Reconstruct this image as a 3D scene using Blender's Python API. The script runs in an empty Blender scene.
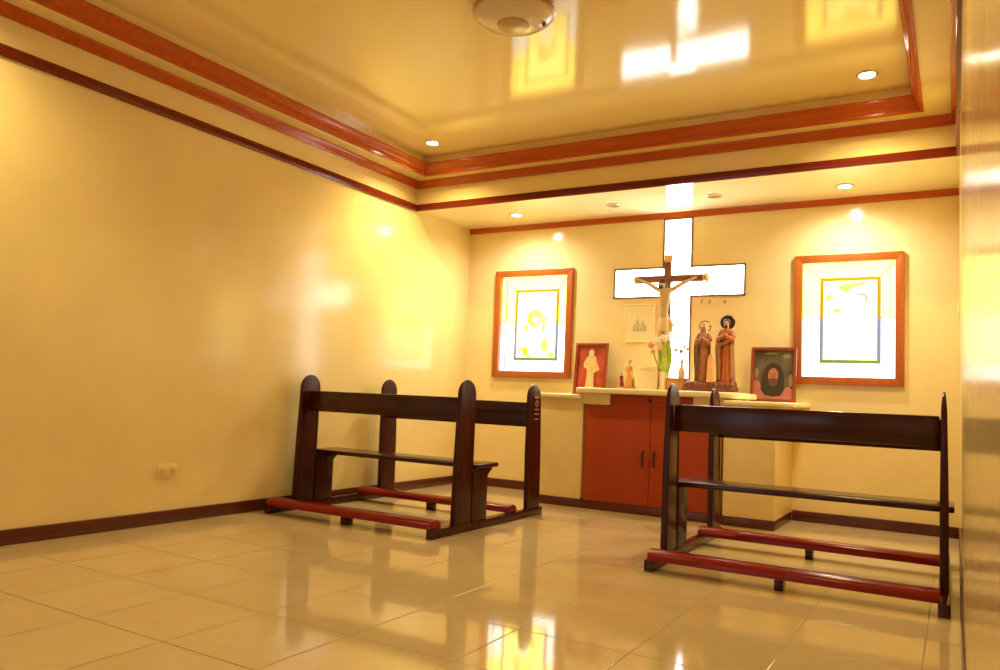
import bpy, bmesh, math, random
from mathutils import Vector, Matrix
random.seed(7)
PI = math.pi
SC = bpy.context.scene
COL = SC.collection

# ------------------------------------------------------------------ camera
def look_matrix(yaw, pitch, roll, loc):
    f = Vector((-math.sin(yaw)*math.cos(pitch), math.cos(yaw)*math.cos(pitch), math.sin(pitch)))
    r = Vector((math.cos(yaw), math.sin(yaw), 0)); u = r.cross(f)
    c, s = math.cos(roll), math.sin(roll)
    r, u = c*r + s*u, -s*r + c*u
    m = Matrix((r, u, -f)).transposed().to_4x4(); m.translation = loc
    return m
cam = bpy.data.cameras.new('camera'); camo = bpy.data.objects.new('camera', cam); COL.objects.link(camo)
camo.matrix_world = look_matrix(0.53376, 0.07708, 0.04266, (-0.0267, 0.0, 0.9))
cam.sensor_width = 36; cam.lens = 27.856; cam.clip_start = 0.005
SC.camera = camo

# ------------------------------------------------------------------ world, exposure, light levels
SC.view_settings.view_transform = 'Standard'; SC.view_settings.look = 'None'
SC.view_settings.gamma = 1; SC.view_settings.use_curve_mapping = False
SC.view_settings.exposure = 0.38
SC.cycles.use_denoising = True
SC.cycles.max_bounces = 14; SC.cycles.diffuse_bounces = 8; SC.cycles.glossy_bounces = 6
SC.cycles.caustics_reflective = False; SC.cycles.caustics_refractive = False
SC.cycles.sample_clamp_indirect = 6
world = bpy.data.worlds.new('world'); SC.world = world; world.use_nodes = True
world.node_tree.nodes['Background'].inputs[0].default_value = (0.75, 0.85, 1, 1)
world.node_tree.nodes['Background'].inputs[1].default_value = 1.0
WARM = (1.0, 0.80, 0.33)
ALTAR_WHITE = (1.0, 0.95, 0.88)
TRAY_W = 98.0        # watts of a downlight in the tray ceiling
ALC_W = 54.0          # watts of a lit downlight over the altar
REAR_W = 22.0        # watts of an added warm fill lamp behind the camera
GLASS = 3.8          # glow of the daylit stained glass
LENS = 40.0

# ------------------------------------------------------------------ room measures (metres)
XL, XR = -4.343, 0.0
YN, YF, YB = -1.3, 5.682, 6.628       # near wall, beam face, altar wall
ZA, ZS, ZT = 2.585, 2.835, 3.0        # alcove ceiling, soffit, tray ceiling
TX0, TX1, TY0, TY1 = -4.13, -0.213, 1.3, 5.505

# ------------------------------------------------------------------ materials
MATS = {}
def nodes(name):
    m = bpy.data.materials.new(name); m.use_nodes = True
    nt = m.node_tree; b = nt.nodes['Principled BSDF']
    return m, nt, b
def mat(name, col, rough=0.5, metal=0.0, vary=0.0, scale=8.0, bump=0.0, bscale=60.0, coat=0.0, emit=None, estr=0.0, spec=0.5):
    if name in MATS: return MATS[name]
    m, nt, b = nodes(name); N = nt.nodes; L = nt.links
    b.inputs['Base Color'].default_value = (*col, 1); b.inputs['Roughness'].default_value = rough
    b.inputs['Metallic'].default_value = metal; b.inputs['Coat Weight'].default_value = coat
    b.inputs['Coat Roughness'].default_value = 0.08
    b.inputs['Specular IOR Level'].default_value = spec
    tc = N.new('ShaderNodeTexCoord')
    if vary > 0:
        n = N.new('ShaderNodeTexNoise'); n.inputs['Scale'].default_value = scale; n.inputs['Detail'].default_value = 4
        r = N.new('ShaderNodeValToRGB')
        lo = tuple(c*(1-vary) for c in col); hi = tuple(min(1, c*(1+vary)) for c in col)
        r.color_ramp.elements[0].position = 0.3; r.color_ramp.elements[0].color = (*lo, 1)
        r.color_ramp.elements[1].position = 0.7; r.color_ramp.elements[1].color = (*hi, 1)
        L.new(tc.outputs['Object'], n.inputs['Vector']); L.new(n.outputs['Fac'], r.inputs['Fac']); L.new(r.outputs['Color'], b.inputs['Base Color'])
    if bump > 0:
        n2 = N.new('ShaderNodeTexNoise'); n2.inputs['Scale'].default_value = bscale; n2.inputs['Detail'].default_value = 3
        bp = N.new('ShaderNodeBump'); bp.inputs['Strength'].default_value = bump; bp.inputs['Distance'].default_value = 0.01
        L.new(tc.outputs['Object'], n2.inputs['Vector']); L.new(n2.outputs['Fac'], bp.inputs['Height']); L.new(bp.outputs['Normal'], b.inputs['Normal'])
    if emit:
        b.inputs['Emission Color'].default_value = (*emit, 1); b.inputs['Emission Strength'].default_value = estr
    MATS[name] = m
    return m
def wood(name, dark, light, rough=0.3, axis='X', scale=3.0, coat=0.0, spec=0.5):
    if name in MATS: return MATS[name]
    m, nt, b = nodes(name); N = nt.nodes; L = nt.links
    tc = N.new('ShaderNodeTexCoord'); mp = N.new('ShaderNodeMapping')
    sc = {'X': (1, 14, 14), 'Y': (14, 1, 14), 'Z': (14, 14, 1)}[axis]
    mp.inputs['Scale'].default_value = sc
    n = N.new('ShaderNodeTexNoise'); n.inputs['Scale'].default_value = scale; n.inputs['Detail'].default_value = 6; n.inputs['Distortion'].default_value = 0.6
    r = N.new('ShaderNodeValToRGB'); r.color_ramp.elements[0].position = 0.3; r.color_ramp.elements[1].position = 0.72
    r.color_ramp.elements[0].color = (*dark, 1); r.color_ramp.elements[1].color = (*light, 1)
    L.new(tc.outputs['Object'], mp.inputs['Vector']); L.new(mp.outputs['Vector'], n.inputs['Vector'])
    L.new(n.outputs['Fac'], r.inputs['Fac']); L.new(r.outputs['Color'], b.inputs['Base Color'])
    b.inputs['Roughness'].default_value = rough; b.inputs['Coat Weight'].default_value = coat; b.inputs['Coat Roughness'].default_value = 0.1
    b.inputs['Specular IOR Level'].default_value = spec
    MATS[name] = m
    return m
def floor_mat():
    m, nt, b = nodes('polished_cream_tile'); N = nt.nodes; L = nt.links
    tc = N.new('ShaderNodeTexCoord'); sep = N.new('ShaderNodeSeparateXYZ'); L.new(tc.outputs['Object'], sep.inputs[0])
    def M(op, a, bb=None):
        n = N.new('ShaderNodeMath'); n.operation = op
        for i, v in enumerate((a, bb)):
            if v is None: continue
            if isinstance(v, (int, float)): n.inputs[i].default_value = v
            else: L.new(v, n.inputs[i])
        return n.outputs[0]
    T = 0.4525
    u = M('DIVIDE', M('ADD', sep.outputs[0], 0.13), T); v = M('DIVIDE', M('ADD', sep.outputs[1], -1.80), T)
    fu = M('ABSOLUTE', M('SUBTRACT', M('FRACT', u), 0.5)); fv = M('ABSOLUTE', M('SUBTRACT', M('FRACT', v), 0.5))
    e = M('MAXIMUM', fu, fv)
    line = M('GREATER_THAN', e, 0.5-0.0026)
    bev = N.new('ShaderNodeMapRange'); bev.inputs[1].default_value = 0.5-0.009; bev.inputs[2].default_value = 0.5; bev.inputs[3].default_value = 1; bev.inputs[4].default_value = 0
    L.new(e, bev.inputs[0])
    cell = N.new('ShaderNodeCombineXYZ'); L.new(M('FLOOR', u), cell.inputs[0]); L.new(M('FLOOR', v), cell.inputs[1])
    wn = N.new('ShaderNodeTexWhiteNoise'); L.new(cell.outputs[0], wn.inputs['Vector'])
    nz = N.new('ShaderNodeTexNoise'); nz.inputs['Scale'].default_value = 3.5; nz.inputs['Detail'].default_value = 6; nz.inputs['Distortion'].default_value = 0.8
    L.new(tc.outputs['Object'], nz.inputs['Vector'])
    r = N.new('ShaderNodeValToRGB'); r.color_ramp.elements[0].position = 0.25; r.color_ramp.elements[1].position = 0.75
    r.color_ramp.elements[0].color = (0.50, 0.375, 0.20, 1); r.color_ramp.elements[1].color = (0.56, 0.43, 0.24, 1)
    f = M('ADD', M('MULTIPLY', nz.outputs['Fac'], 0.8), M('MULTIPLY', wn.outputs['Value'], 0.2)); L.new(f, r.inputs['Fac'])
    mx = N.new('ShaderNodeMix'); mx.data_type = 'RGBA'; L.new(line, mx.inputs['Factor']); L.new(r.outputs['Color'], mx.inputs[6]); mx.inputs[7].default_value = (0.16, 0.085, 0.03, 1)
    L.new(mx.outputs[2], b.inputs['Base Color'])
    L.new(M('ADD', M('MULTIPLY', line, 0.4), 0.075), b.inputs['Roughness'])
    bp = N.new('ShaderNodeBump'); bp.inputs['Strength'].default_value = 0.5; bp.inputs['Distance'].default_value = 0.002
    nb = N.new('ShaderNodeTexNoise'); nb.inputs['Scale'].default_value = 5; nb.inputs['Detail'].default_value = 1; L.new(tc.outputs['Object'], nb.inputs['Vector'])
    L.new(M('ADD', bev.outputs[0], M('MULTIPLY', nb.outputs['Fac'], 0.5)), bp.inputs['Height']); L.new(bp.outputs['Normal'], b.inputs['Normal'])
    b.inputs['Specular IOR Level'].default_value = 0.5
    return m

M_FLOOR = floor_mat()
M_WALL = mat('enamel_wall_paint', (0.80, 0.65, 0.31), 0.16, vary=0.04, scale=2.2, bump=0.11, bscale=13)
M_CEIL = mat('gloss_ceiling_paint', (0.82, 0.675, 0.30), 0.10, bump=0.03, bscale=4)
M_SOFF = MATS['gloss_ceiling_paint']
M_TRIM = wood('varnished_trim', (0.40, 0.075, 0.008), (0.50, 0.105, 0.012), 0.16, 'X', 2, spec=0.3)
M_TRIMD = wood('shaded_trim_varnish', (0.13, 0.014, 0.003), (0.18, 0.020, 0.004), 0.16, 'X', 2, spec=0.3)  # same varnish as the other trims, darkened to stand for dimmer light
M_BASE = wood('dark_baseboard', (0.07, 0.014, 0.007), (0.11, 0.022, 0.01), 0.25, 'X', 2)
M_BASEY = wood('dark_baseboard_side', (0.07, 0.014, 0.007), (0.11, 0.022, 0.01), 0.25, 'Y', 2)
M_FRAME = wood('window_frame_wood', (0.36, 0.085, 0.010), (0.44, 0.115, 0.018), 0.3, 'Z', 2)
M_BENCH = wood('mahogany', (0.024, 0.005, 0.003), (0.058, 0.010, 0.005), 0.2, 'X', 2.5, spec=0.38)
M_BENCHV = wood('mahogany_upright', (0.028, 0.005, 0.003), (0.068, 0.011, 0.005), 0.26, 'Z', 2.5, spec=0.25)
M_KNEEL = mat('red_kneeler_pad', (0.21, 0.006, 0.004), 0.24, vary=0.15, scale=6, spec=0.35)
M_DOOR = wood('red_brown_laminate', (0.36, 0.050, 0.010), (0.40, 0.058, 0.012), 0.45, 'Z', 1.2, spec=0.25)
M_CREAM = mat('cream_laminate', (0.80, 0.64, 0.33), 0.35, vary=0.03)
M_SLAB = mat('pale_cream_slab', (0.90, 0.82, 0.52), 0.2, vary=0.02)
M_DARK = mat('dark_handle', (0.03, 0.01, 0.006), 0.3)
M_STEEL = mat('downlight_ring', (0.80, 0.72, 0.55), 0.25, metal=0.6)
M_LENS = mat('lit_lens', (1, 0.95, 0.85), 0.3, emit=(1.0, 0.9, 0.68), estr=LENS)
M_OFF = mat('unlit_lens', (0.30, 0.20, 0.10), 0.2)
M_PLATE = mat('ivory_plastic', (0.77, 0.62, 0.28), 0.35)

# ------------------------------------------------------------------ mesh helpers
def box(bm, x0, x1, y0, y1, z0, z1, bev=0.0, seg=2):
    r = bmesh.ops.create_cube(bm, size=1.0, matrix=Matrix.Translation(((x0+x1)/2, (y0+y1)/2, (z0+z1)/2)) @ Matrix.Diagonal((x1-x0, y1-y0, z1-z0, 1)))
    if bev > 0:
        es = {e for v in r['verts'] for e in v.link_edges}
        bmesh.ops.bevel(bm, geom=list(es), offset=bev, segments=seg, profile=0.5, affect='EDGES')
def prism(bm, pts, axis, a, b, bev=0.0, seg=2):
    """extrude a closed outline along an axis (0 x, 1 y, 2 z) from a to b"""
    def P(p, t):
        return {0: (t, p[0], p[1]), 1: (p[0], t, p[1]), 2: (p[0], p[1], t)}[axis]
    va = [bm.verts.new(P(p, a)) for p in pts]; vb = [bm.verts.new(P(p, b)) for p in pts]
    fs = [bm.faces.new(va), bm.faces.new(vb)]
    n = len(pts)
    for i in range(n): fs.append(bm.faces.new((va[i], va[(i+1) % n], vb[(i+1) % n], vb[i])))
    bmesh.ops.recalc_face_normals(bm, faces=fs)
    if bev > 0:
        es = {e for f in fs[:2] for e in f.edges}
        bmesh.ops.bevel(bm, geom=list(es), offset=bev, segments=seg, profile=0.5, affect='EDGES')
def lathe(bm, prof, n=32, c=(0, 0, 0), closed=False):
    rings = []
    for r, z in prof:
        rings.append([bm.verts.new((c[0]+r*math.cos(2*PI*i/n), c[1]+r*math.sin(2*PI*i/n), c[2]+z)) for i in range(n)])
    fs = []
    for a, b in zip(rings, rings[1:] + (rings[:1] if closed else [])):
        for i in range(n): fs.append(bm.faces.new((a[i], a[(i+1) % n], b[(i+1) % n], b[i])))
    if not closed: fs.append(bm.faces.new(rings[0])); fs.append(bm.faces.new(rings[-1]))
    bmesh.ops.recalc_face_normals(bm, faces=fs)
def tube(bm, pts, rad, n=10):
    pts = [Vector(p) for p in pts]; rs = rad if isinstance(rad, (list, tuple)) else [rad]*len(pts)
    rings = []
    for i, p in enumerate(pts):
        t = (pts[min(i+1, len(pts)-1)] - pts[max(i-1, 0)]).normalized()
        a = t.cross(Vector((0.31, 0.95, 0.12))); a = a if a.length > .05 else t.cross(Vector((1, 0, 0)))
        a.normalize(); b = t.cross(a)
        rings.append([bm.verts.new(p + rs[i]*(math.cos(2*PI*k/n)*a + math.sin(2*PI*k/n)*b)) for k in range(n)])
    fs = []
    for A, B in zip(rings, rings[1:]):
        for k in range(n): fs.append(bm.faces.new((A[k], A[(k+1) % n], B[(k+1) % n], B[k])))
    fs += [bm.faces.new(rings[0]), bm.faces.new(rings[-1])]
    bmesh.ops.recalc_face_normals(bm, faces=fs)
def ball(bm, c, r, u=16, v=10):
    s = r if isinstance(r, (tuple, list)) else (r, r, r)
    bmesh.ops.create_uvsphere(bm, u_segments=u, v_segments=v, radius=1, matrix=Matrix.Translation(c) @ Matrix.Diagonal((*s, 1)))
def loft(bm, rings, n=28, folds=0, amp=0.0, ph=0.0):
    """rings of (z, rx, ry, cx, cy, fold strength)"""
    R = []
    for z, rx, ry, cx, cy, k in rings:
        R.append([bm.verts.new((cx+rx*math.cos(t)*(1+amp*k*math.cos(folds*t+ph)), cy+ry*math.sin(t)*(1+amp*k*math.cos(folds*t+ph)), z)) for t in [2*PI*i/n for i in range(n)]])
    fs = []
    for a, b in zip(R, R[1:]):
        for i in range(n): fs.append(bm.faces.new((a[i], a[(i+1) % n], b[(i+1) % n], b[i])))
    fs += [bm.faces.new(R[0]), bm.faces.new(R[-1])]
    bmesh.ops.recalc_face_normals(bm, faces=fs)
def ring_sweep(bm, rect, prof):
    """sweep a closed profile of (inset, z) round a rectangle with mitred corners"""
    x0, x1, y0, y1 = rect
    cs = []
    for d, z in prof:
        cs.append([bm.verts.new(p) for p in ((x0+d, y0+d, z), (x1-d, y0+d, z), (x1-d, y1-d, z), (x0+d, y1-d, z))])
    n = len(prof); fs = []
    for i in range(n):
        a, b = cs[i], cs[(i+1) % n]
        for k in range(4): fs.append(bm.faces.new((a[k], a[(k+1) % 4], b[(k+1) % 4], b[k])))
    bmesh.ops.recalc_face_normals(bm, faces=fs)
def new(): return bmesh.new()
def obj(name, bm, m, parent=None, smooth=35, loc=None, mods=()):
    me = bpy.data.meshes.new(name); bm.to_mesh(me); bm.free(); me.materials.append(m)
    if smooth:
        for p in me.polygons: p.use_smooth = True
        me.set_sharp_from_angle(angle=math.radians(smooth))
    o = bpy.data.objects.new(name, me); COL.objects.link(o)
    if parent: o.parent = parent
    if loc: o.location = loc
    return o
def tag(o, label, cat, group=None):
    o['label'] = label; o['category'] = cat
    if group: o['group'] = group
    return o
def thing(name, label, cat, loc=(0, 0, 0), rz=0, group=None):
    o = bpy.data.objects.new(name, None); COL.objects.link(o); o.location = loc; o.rotation_euler = (0, 0, rz); o.empty_display_size = 0.1
    return tag(o, label, cat, group)
def struct(name, bm, m, parent=None, smooth=35, label=None):
    o = obj(name, bm, m, parent, smooth)
    if not parent:
        o['kind'] = 'structure'
    if label: o['label'] = label
    return o
def dup(root, loc, label):
    r = root.copy(); COL.objects.link(r); r.location = loc; r['label'] = label
    for ch in list(root.children):
        c = ch.copy(); COL.objects.link(c); c.parent = r
        for g in list(ch.children):
            d = g.copy(); COL.objects.link(d); d.parent = c
    return r

# ------------------------------------------------------------------ the room shell
b = new(); box(b, XL-0.15, XR+0.15, YN-0.15, YB+0.15, -0.12, 0); struct('floor', b, M_FLOOR, smooth=0)
b = new(); box(b, XL-0.15, XL, YN, YB, 0, 3.1); struct('wall_left', b, M_WALL, smooth=0)
b = new(); box(b, XR, XR+0.15, YN, YB, 0, 3.1); struct('wall_right', b, M_WALL, smooth=0)

W1 = (-4.003, -3.152, 1.078, 2.131); W2 = (-1.158, -0.362, 1.090, 2.131)      # stained glass windows
CXa, CXb, CZt, CZb = -2.274, -2.022, 2.53, 0.96                                # cross window, upright
CAl, CAr, CAz0, CAz1 = -2.737, -1.562, 1.832, 2.094                            # its arms
def holed_wall(bm, x0, x1, z0, z1, y0, y1, holes):
    xs = sorted({x0, x1, *[h[0] for h in holes], *[h[1] for h in holes]}); zs = sorted({z0, z1, *[h[2] for h in holes], *[h[3] for h in holes]})
    solid = {}
    for i in range(len(xs)-1):
        for k in range(len(zs)-1):
            mx, mz = (xs[i]+xs[i+1])/2, (zs[k]+zs[k+1])/2
            solid[i, k] = not any(h[0] < mx < h[1] and h[2] < mz < h[3] for h in holes)
    q = lambda *p: bm.faces.new([bm.verts.new(v) for v in p])
    for (i, k), s in solid.items():
        if not s: continue
        a, c, d, e = xs[i], xs[i+1], zs[k], zs[k+1]
        q((a, y0, d), (c, y0, d), (c, y0, e), (a, y0, e)); q((a, y1, d), (a, y1, e), (c, y1, e), (c, y1, d))
        if not solid.get((i-1, k), False): q((a, y0, d), (a, y0, e), (a, y1, e), (a, y1, d))
        if not solid.get((i+1, k), False): q((c, y0, d), (c, y1, d), (c, y1, e), (c, y0, e))
        if not solid.get((i, k-1), False): q((a, y0, d), (a, y1, d), (c, y1, d), (c, y0, d))
        if not solid.get((i, k+1), False): q((a, y0, e), (c, y0, e), (c, y1, e), (a, y1, e))
    bmesh.ops.remove_doubles(bm, verts=bm.verts, dist=1e-5)
b = new()
holed_wall(b, XL, XR, 0, 3.1, YB, YB+0.15, [tuple((W[0]+.02, W[1]-.02, W[2]+.02, W[3]-.02)) for W in (W1, W2)] + [(CXa, CXb, CZb, CZt), (CAl, CAr, CAz0, CAz1)])
struct('wall_back', b, M_WALL, smooth=0)
# near wall behind the camera, with two made-up openings for the added fill
D0 = (-3.9, -2.6, 0.0, 2.1); D1 = (-2.0, -0.7, 0.9, 2.1)
b = new(); holed_wall(b, XL, XR, 0, 3.1, YN-0.15, YN, [D0, D1]); struct('wall_front', b, M_WALL, smooth=0)
# ceilings: soffit ring, tray top, dropped beam over the altar
b = new()
box(b, XL, TX0, YN, YF, ZS, 3.1); box(b, TX1, XR, YN, YF, ZS, 3.1)
box(b, TX0, TX1, YN, TY0, ZS, 3.1); box(b, TX0, TX1, TY1, YF, ZS, 3.1)
box(b, TX0, TX1, TY0, TY1, ZT, 3.1)
box(b, XL, XR, YF, YB, ZA+.012, 3.1)
struct('ceiling', b, M_CEIL, smooth=0)

b = new(); box(b, XL, XR, YF, YB, ZA, ZA+.012); struct('ceiling_low', b, mat('brightened_ceiling_paint', (0.87, 0.80, 0.50), 0.12, bump=0.03, bscale=4), smooth=0)  # paler colour stands in for light the spots cannot throw upward
# trims
RM = (XL, XR, YN, YF)
b = new(); ring_sweep(b, RM, [(0, 2.562), (0.018, 2.562), (0.022, 2.570), (0.022, 2.614), (0.014, 2.624), (0, 2.626)]); struct('trim_1', b, M_TRIMD)
b = new(); ring_sweep(b, RM, [(0, 2.772), (0.014, 2.772), (0.020, 2.784), (0.030, 2.800), (0.046, 2.822), (0.048, 2.834), (0, 2.834)]); struct('trim_2', b, M_TRIM)
TRY = (TX0, TX1, TY0, TY1)
b = new(); ring_sweep(b, TRY, [(-.014, 2.8345), (-.014, 2.828), (.002, 2.825), (.010, 2.832), (.010, 2.850), (.020, 2.856), (.022, 2.870), (.030, 2.877), (.040, 2.902), (.050, 2.911), (.050, 2.926), (.044, 2.932), (0, 2.932), (0, 2.8345)]); struct('trim_3', b, M_TRIM)
b = new(); prism(b, [(YB, 2.536), (YB-.016, 2.536), (YB-.022, 2.55), (YB-.030, 2.572), (YB-.032, 2.584), (YB, 2.584)], 0, XL, XR); struct('trim_4', b, M_TRIM)
# baseboards
def bb(name, x0, x1, y0, y1, m=M_BASE):
    b = new(); box(b, x0, x1, y0, y1, 0, 0.082, 0.004); struct(name, b, m)
bb('baseboard_left', XL, XL+.014, YN, YB, M_BASEY)
bb('baseboard_right', XR-.010, XR, YN, YB, M_BASEY)
bb('baseboard_back', XL+.014, -3.105, YB-.014, YB)
bb('baseboard_corner', -1.155, XR-.010, YB-.014, YB)

# ------------------------------------------------------------------ stained glass windows
def glass(name, tint, e): return mat(name, tuple(c*0.6 for c in tint), 0.12, emit=tint, estr=e)
G_TOP = glass('glass_pale_yellow', (1.0, 0.83, 0.14), GLASS*1.1)
G_BOT = glass('glass_pale_blue', (0.85, 1.0, 0.92), GLASS*0.75)
G_MID = glass('glass_milk_white', (1.0, 0.86, 0.22), GLASS*1.15)
G_CROSS = glass('glass_clear_white', (1.0, 0.97, 0.90), 9.0)
G_OLV = glass('glass_olive_strip', (0.50, 0.38, 0.01), 0.35)
G_SLATE = glass('glass_slate_strip', (0.25, 0.33, 0.52), 0.35)
G_GREEN = glass('glass_green_strip', (0.22, 0.36, 0.10), 0.3)
G_YEL = glass('glass_yellow', (1.0, 0.82, 0.10), 1.3)
G_AMB = glass('glass_amber', (0.80, 0.58, 0.02), 0.8)
G_RED = glass('glass_red', (0.95, 0.35, 0.22), 0.9)
G_LILAC = glass('glass_lilac', (0.95, 0.78, 0.95), 2.0)
G_BLUSH = glass('glass_blush', (1.0, 0.88, 0.80), 3.0)
M_LEAD = mat('lead_came', (0.30, 0.27, 0.14), 0.4, emit=(0.5, 0.45, 0.25), estr=0.12)
def frame_rect(bm, x0, x1, z0, z1, w, y0, y1, bev=0.004):
    for pts in ([(x0, z0), (x1, z0), (x1-w, z0+w), (x0+w, z0+w)], [(x0, z1), (x1, z1), (x1-w, z1-w), (x0+w, z1-w)],
                [(x0, z0), (x0, z1), (x0+w, z1-w), (x0+w, z0+w)], [(x1, z0), (x1, z1), (x1-w, z1-w), (x1-w, z0+w)]):
        prism(bm, pts, 1, y0, y1, bev)
def disc_pts(cx, cz, rx, rz, n=18, a0=0, a1=2*PI):
    return [(cx+rx*math.cos(a0+(a1-a0)*i/n), cz+rz*math.sin(a0+(a1-a0)*i/n)) for i in range(n)]
def arc_band(cx, cz, r, w, a0, a1, n=14):
    A = [a0+(a1-a0)*i/n for i in range(n+1)]
    return [(cx+(r+w)*math.cos(a), cz+(r+w)*math.sin(a)) for a in A] + [(cx+(r-w)*math.cos(a), cz+(r-w)*math.sin(a)) for a in reversed(A)]
def window(num, W, In, Ld, motif):
    x0, x1, z0, z1 = W
    b = new(); w = 0.062
    frame_rect(b, x0, x1, z0, z1, w, YB-.035, YB+.05)
    o = struct('window_%d' % num, b, M_FRAME)
    a0, a1, c0, c1 = x0+w, x1-w, z0+w, z1-w
    l0, l1, m0, m1 = Ld; s = 0.027; zm = (m0+m1)/2+0.02; e = 0.004
    yg0, yg1 = YB+.020, YB+.028
    def pane(name, polys, m, ya=yg0, yb=yg1):
        bb_ = new()
        for p in polys: prism(bb_, p, 1, ya, yb)
        return obj(name, bb_, m, o, 0)
    pane('border_glass', [[(a0, c1), (a1, c1), (l1+e, m1+e), (l0-e, m1+e)], [(a0, zm), (a0, c1), (l0-e, m1+e), (l0-e, zm)], [(a1, zm), (a1, c1), (l1+e, m1+e), (l1+e, zm)]], G_TOP)
    pane('border_glass', [[(a0, c0), (a1, c0), (l1+e, m0-e), (l0-e, m0-e)], [(a0, zm), (a0, c0), (l0-e, m0-e), (l0-e, zm)], [(a1, zm), (a1, c0), (l1+e, m0-e), (l1+e, zm)]], G_BOT)
    pane('centre_glass', [[(l0+s, m0+s), (l1-s, m0+s), (l1-s, m1-s), (l0+s, m1-s)]], G_MID)
    ys0, ys1 = YB+.014, YB+.030
    pane('glass_strip', [[(l0, m1), (l1, m1), (l1, m1-s), (l0, m1-s)], [(l0, zm), (l0+s, zm), (l0+s, m1-s), (l0, m1-s)], [(l1, zm), (l1-s, zm), (l1-s, m1-s), (l1, m1-s)]], G_OLV, ys0, ys1)
    pane('glass_strip', [[(l0, zm), (l0+s, zm), (l0+s, m0+s), (l0, m0+s)], [(l1, zm), (l1-s, zm), (l1-s, m0+s), (l1, m0+s)]], G_SLATE, ys0, ys1)
    pane('glass_strip', [[(l0, m0), (l1, m0), (l1, m0+s), (l0, m0+s)]], G_GREEN, ys0, ys1)
    # lead cames: mitre lines, side joints and the thin outer line
    b = new()
    for p, q in (((a0+.01, c0+.01), (l0, m0)), ((a1-.01, c0+.01), (l1, m0)), ((a0+.01, c1-.01), (l0, m1)), ((a1-.01, c1-.01), (l1, m1)), ((a0, zm), (l0, zm)), ((l1, zm), (a1, zm))):
        tube(b, [(p[0], YB+.019, p[1]), (q[0], YB+.019, q[1])], 0.0045, 6)
    obj('lead_came', b, M_LEAD, o)
    if num == 1:
        xx = a0+.045
        pane('glass_strip', [[(xx, zm), (xx+.012, zm), (xx+.012, c1-.03), (xx, c1-.03)]], G_OLV, ys0, ys1)
        pane('glass_strip', [[(xx, zm), (xx+.012, zm), (xx+.012, c0+.03), (xx, c0+.03)]], G_SLATE, ys0, ys1)
    for nm, m, polys in motif: pane(nm, polys, m, YB+.014, YB+.021)
    return o
cx = -3.555
window(1, W1, None, (-3.787, -3.310, 1.248, 1.942), [
    ('yellow_glass', G_YEL, [arc_band(cx-.01, 1.655, .066, .020, 0.2, PI*1.55), arc_band(cx+.035, 1.635, .055, .016, -.6, 2.2), disc_pts(cx-.105, 1.565, .022, .034), disc_pts(cx+.085, 1.560, .016, .03)]),
    ('amber_glass', G_AMB, [arc_band(cx-.015, 1.645, .042, .010, .9, PI*1.6), [(cx+.01, 1.60), (cx+.05, 1.66), (cx+.06, 1.645), (cx+.02, 1.585)], disc_pts(cx-.105, 1.335, .030, .040), [(cx-.19, 1.362), (cx-.13, 1.372), (cx-.13, 1.352), (cx-.18, 1.345)]]),
    ('yellow_glass', G_YEL, [disc_pts(cx+.105, 1.395, .032, .062), [(cx+.14, 1.29), (cx+.20, 1.275), (cx+.21, 1.31), (cx+.17, 1.34)], disc_pts(cx-.06, 1.29, .03, .018)]),
    ('blush_glass', G_BLUSH, [[(cx-.07, 1.30), (cx+.06, 1.30), (cx+.05, 1.50), (cx, 1.56), (cx-.06, 1.50)]])])
cx = -0.748
window(2, W2, None, (-0.968, -0.527, 1.265, 1.948), [
    ('yellow_glass', G_YEL, [[(cx-.07, 1.86), (cx-.04, 1.895), (cx+.10, 1.91), (cx+.12, 1.89), (cx+.02, 1.865), (cx-.02, 1.83), (cx-.05, 1.84)], [(cx-.18, 1.80), (cx-.13, 1.815), (cx-.12, 1.78), (cx-.17, 1.77)]]),
    ('red_glass', G_RED, [arc_band(cx+.085, 1.775, .036, .012, -.7, 2.3)]),
    ('lilac_glass', G_LILAC, [disc_pts(cx-.02, 1.60, .035, .045), disc_pts(cx+.05, 1.59, .02, .022), disc_pts(cx-.11, 1.53, .02, .03), disc_pts(cx+.12, 1.67, .03, .03)]),
    ('amber_glass', G_AMB, [[(cx-.12, 1.69), (cx-.07, 1.70), (cx-.075, 1.675), (cx-.115, 1.672)], disc_pts(cx-.062, 1.868, .014, .016)])])
# the cross shaped window: dark thin edging, white glass
b = new(); t = 0.014
out = [(CXa, CZb), (CXb, CZb), (CXb, CAz0), (CAr, CAz0), (CAr, CAz1), (CXb, CAz1), (CXb, CZt), (CXa, CZt), (CXa, CAz1), (CAl, CAz1), (CAl, CAz0), (CXa, CAz0)]
for i in range(12):
    p, q = out[i], out[(i+1) % 12]
    lo = (min(p[0], q[0])-t/2, min(p[1], q[1])-t/2); hi = (max(p[0], q[0])+t/2, max(p[1], q[1])+t/2)
    box(b, lo[0], hi[0], YB-.008, YB+.05, lo[1], hi[1])
wc = struct('window_3', b, mat('cross_edging', (0.16, 0.07, 0.03), 0.4))
b = new(); prism(b, out, 1, YB+.015, YB+.025); obj('cross_glass', b, G_CROSS, wc, 0)

# added warm fill lamps behind the camera, shining in through the made-up openings
def area(name, loc, rot, sx, sy, w, col, spread=PI):
    l = bpy.data.lights.new(name, 'AREA'); l.shape = 'RECTANGLE'; l.size = sx; l.size_y = sy; l.energy = w; l.color = col; l.spread = spread
    o = bpy.data.objects.new(name, l); COL.objects.link(o); o.location = loc; o.rotation_euler = rot; return o
area('rear_fill', ((D0[0]+D0[1])/2, YN-.3, 1.05), (PI/2, 0, PI), 1.25, 2.0, REAR_W, (1, .80, .30))
area('rear_fill', ((D1[0]+D1[1])/2, YN-.3, 1.5), (PI/2, 0, PI), 1.25, 1.15, REAR_W*.6, (1, .80, .30))

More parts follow.
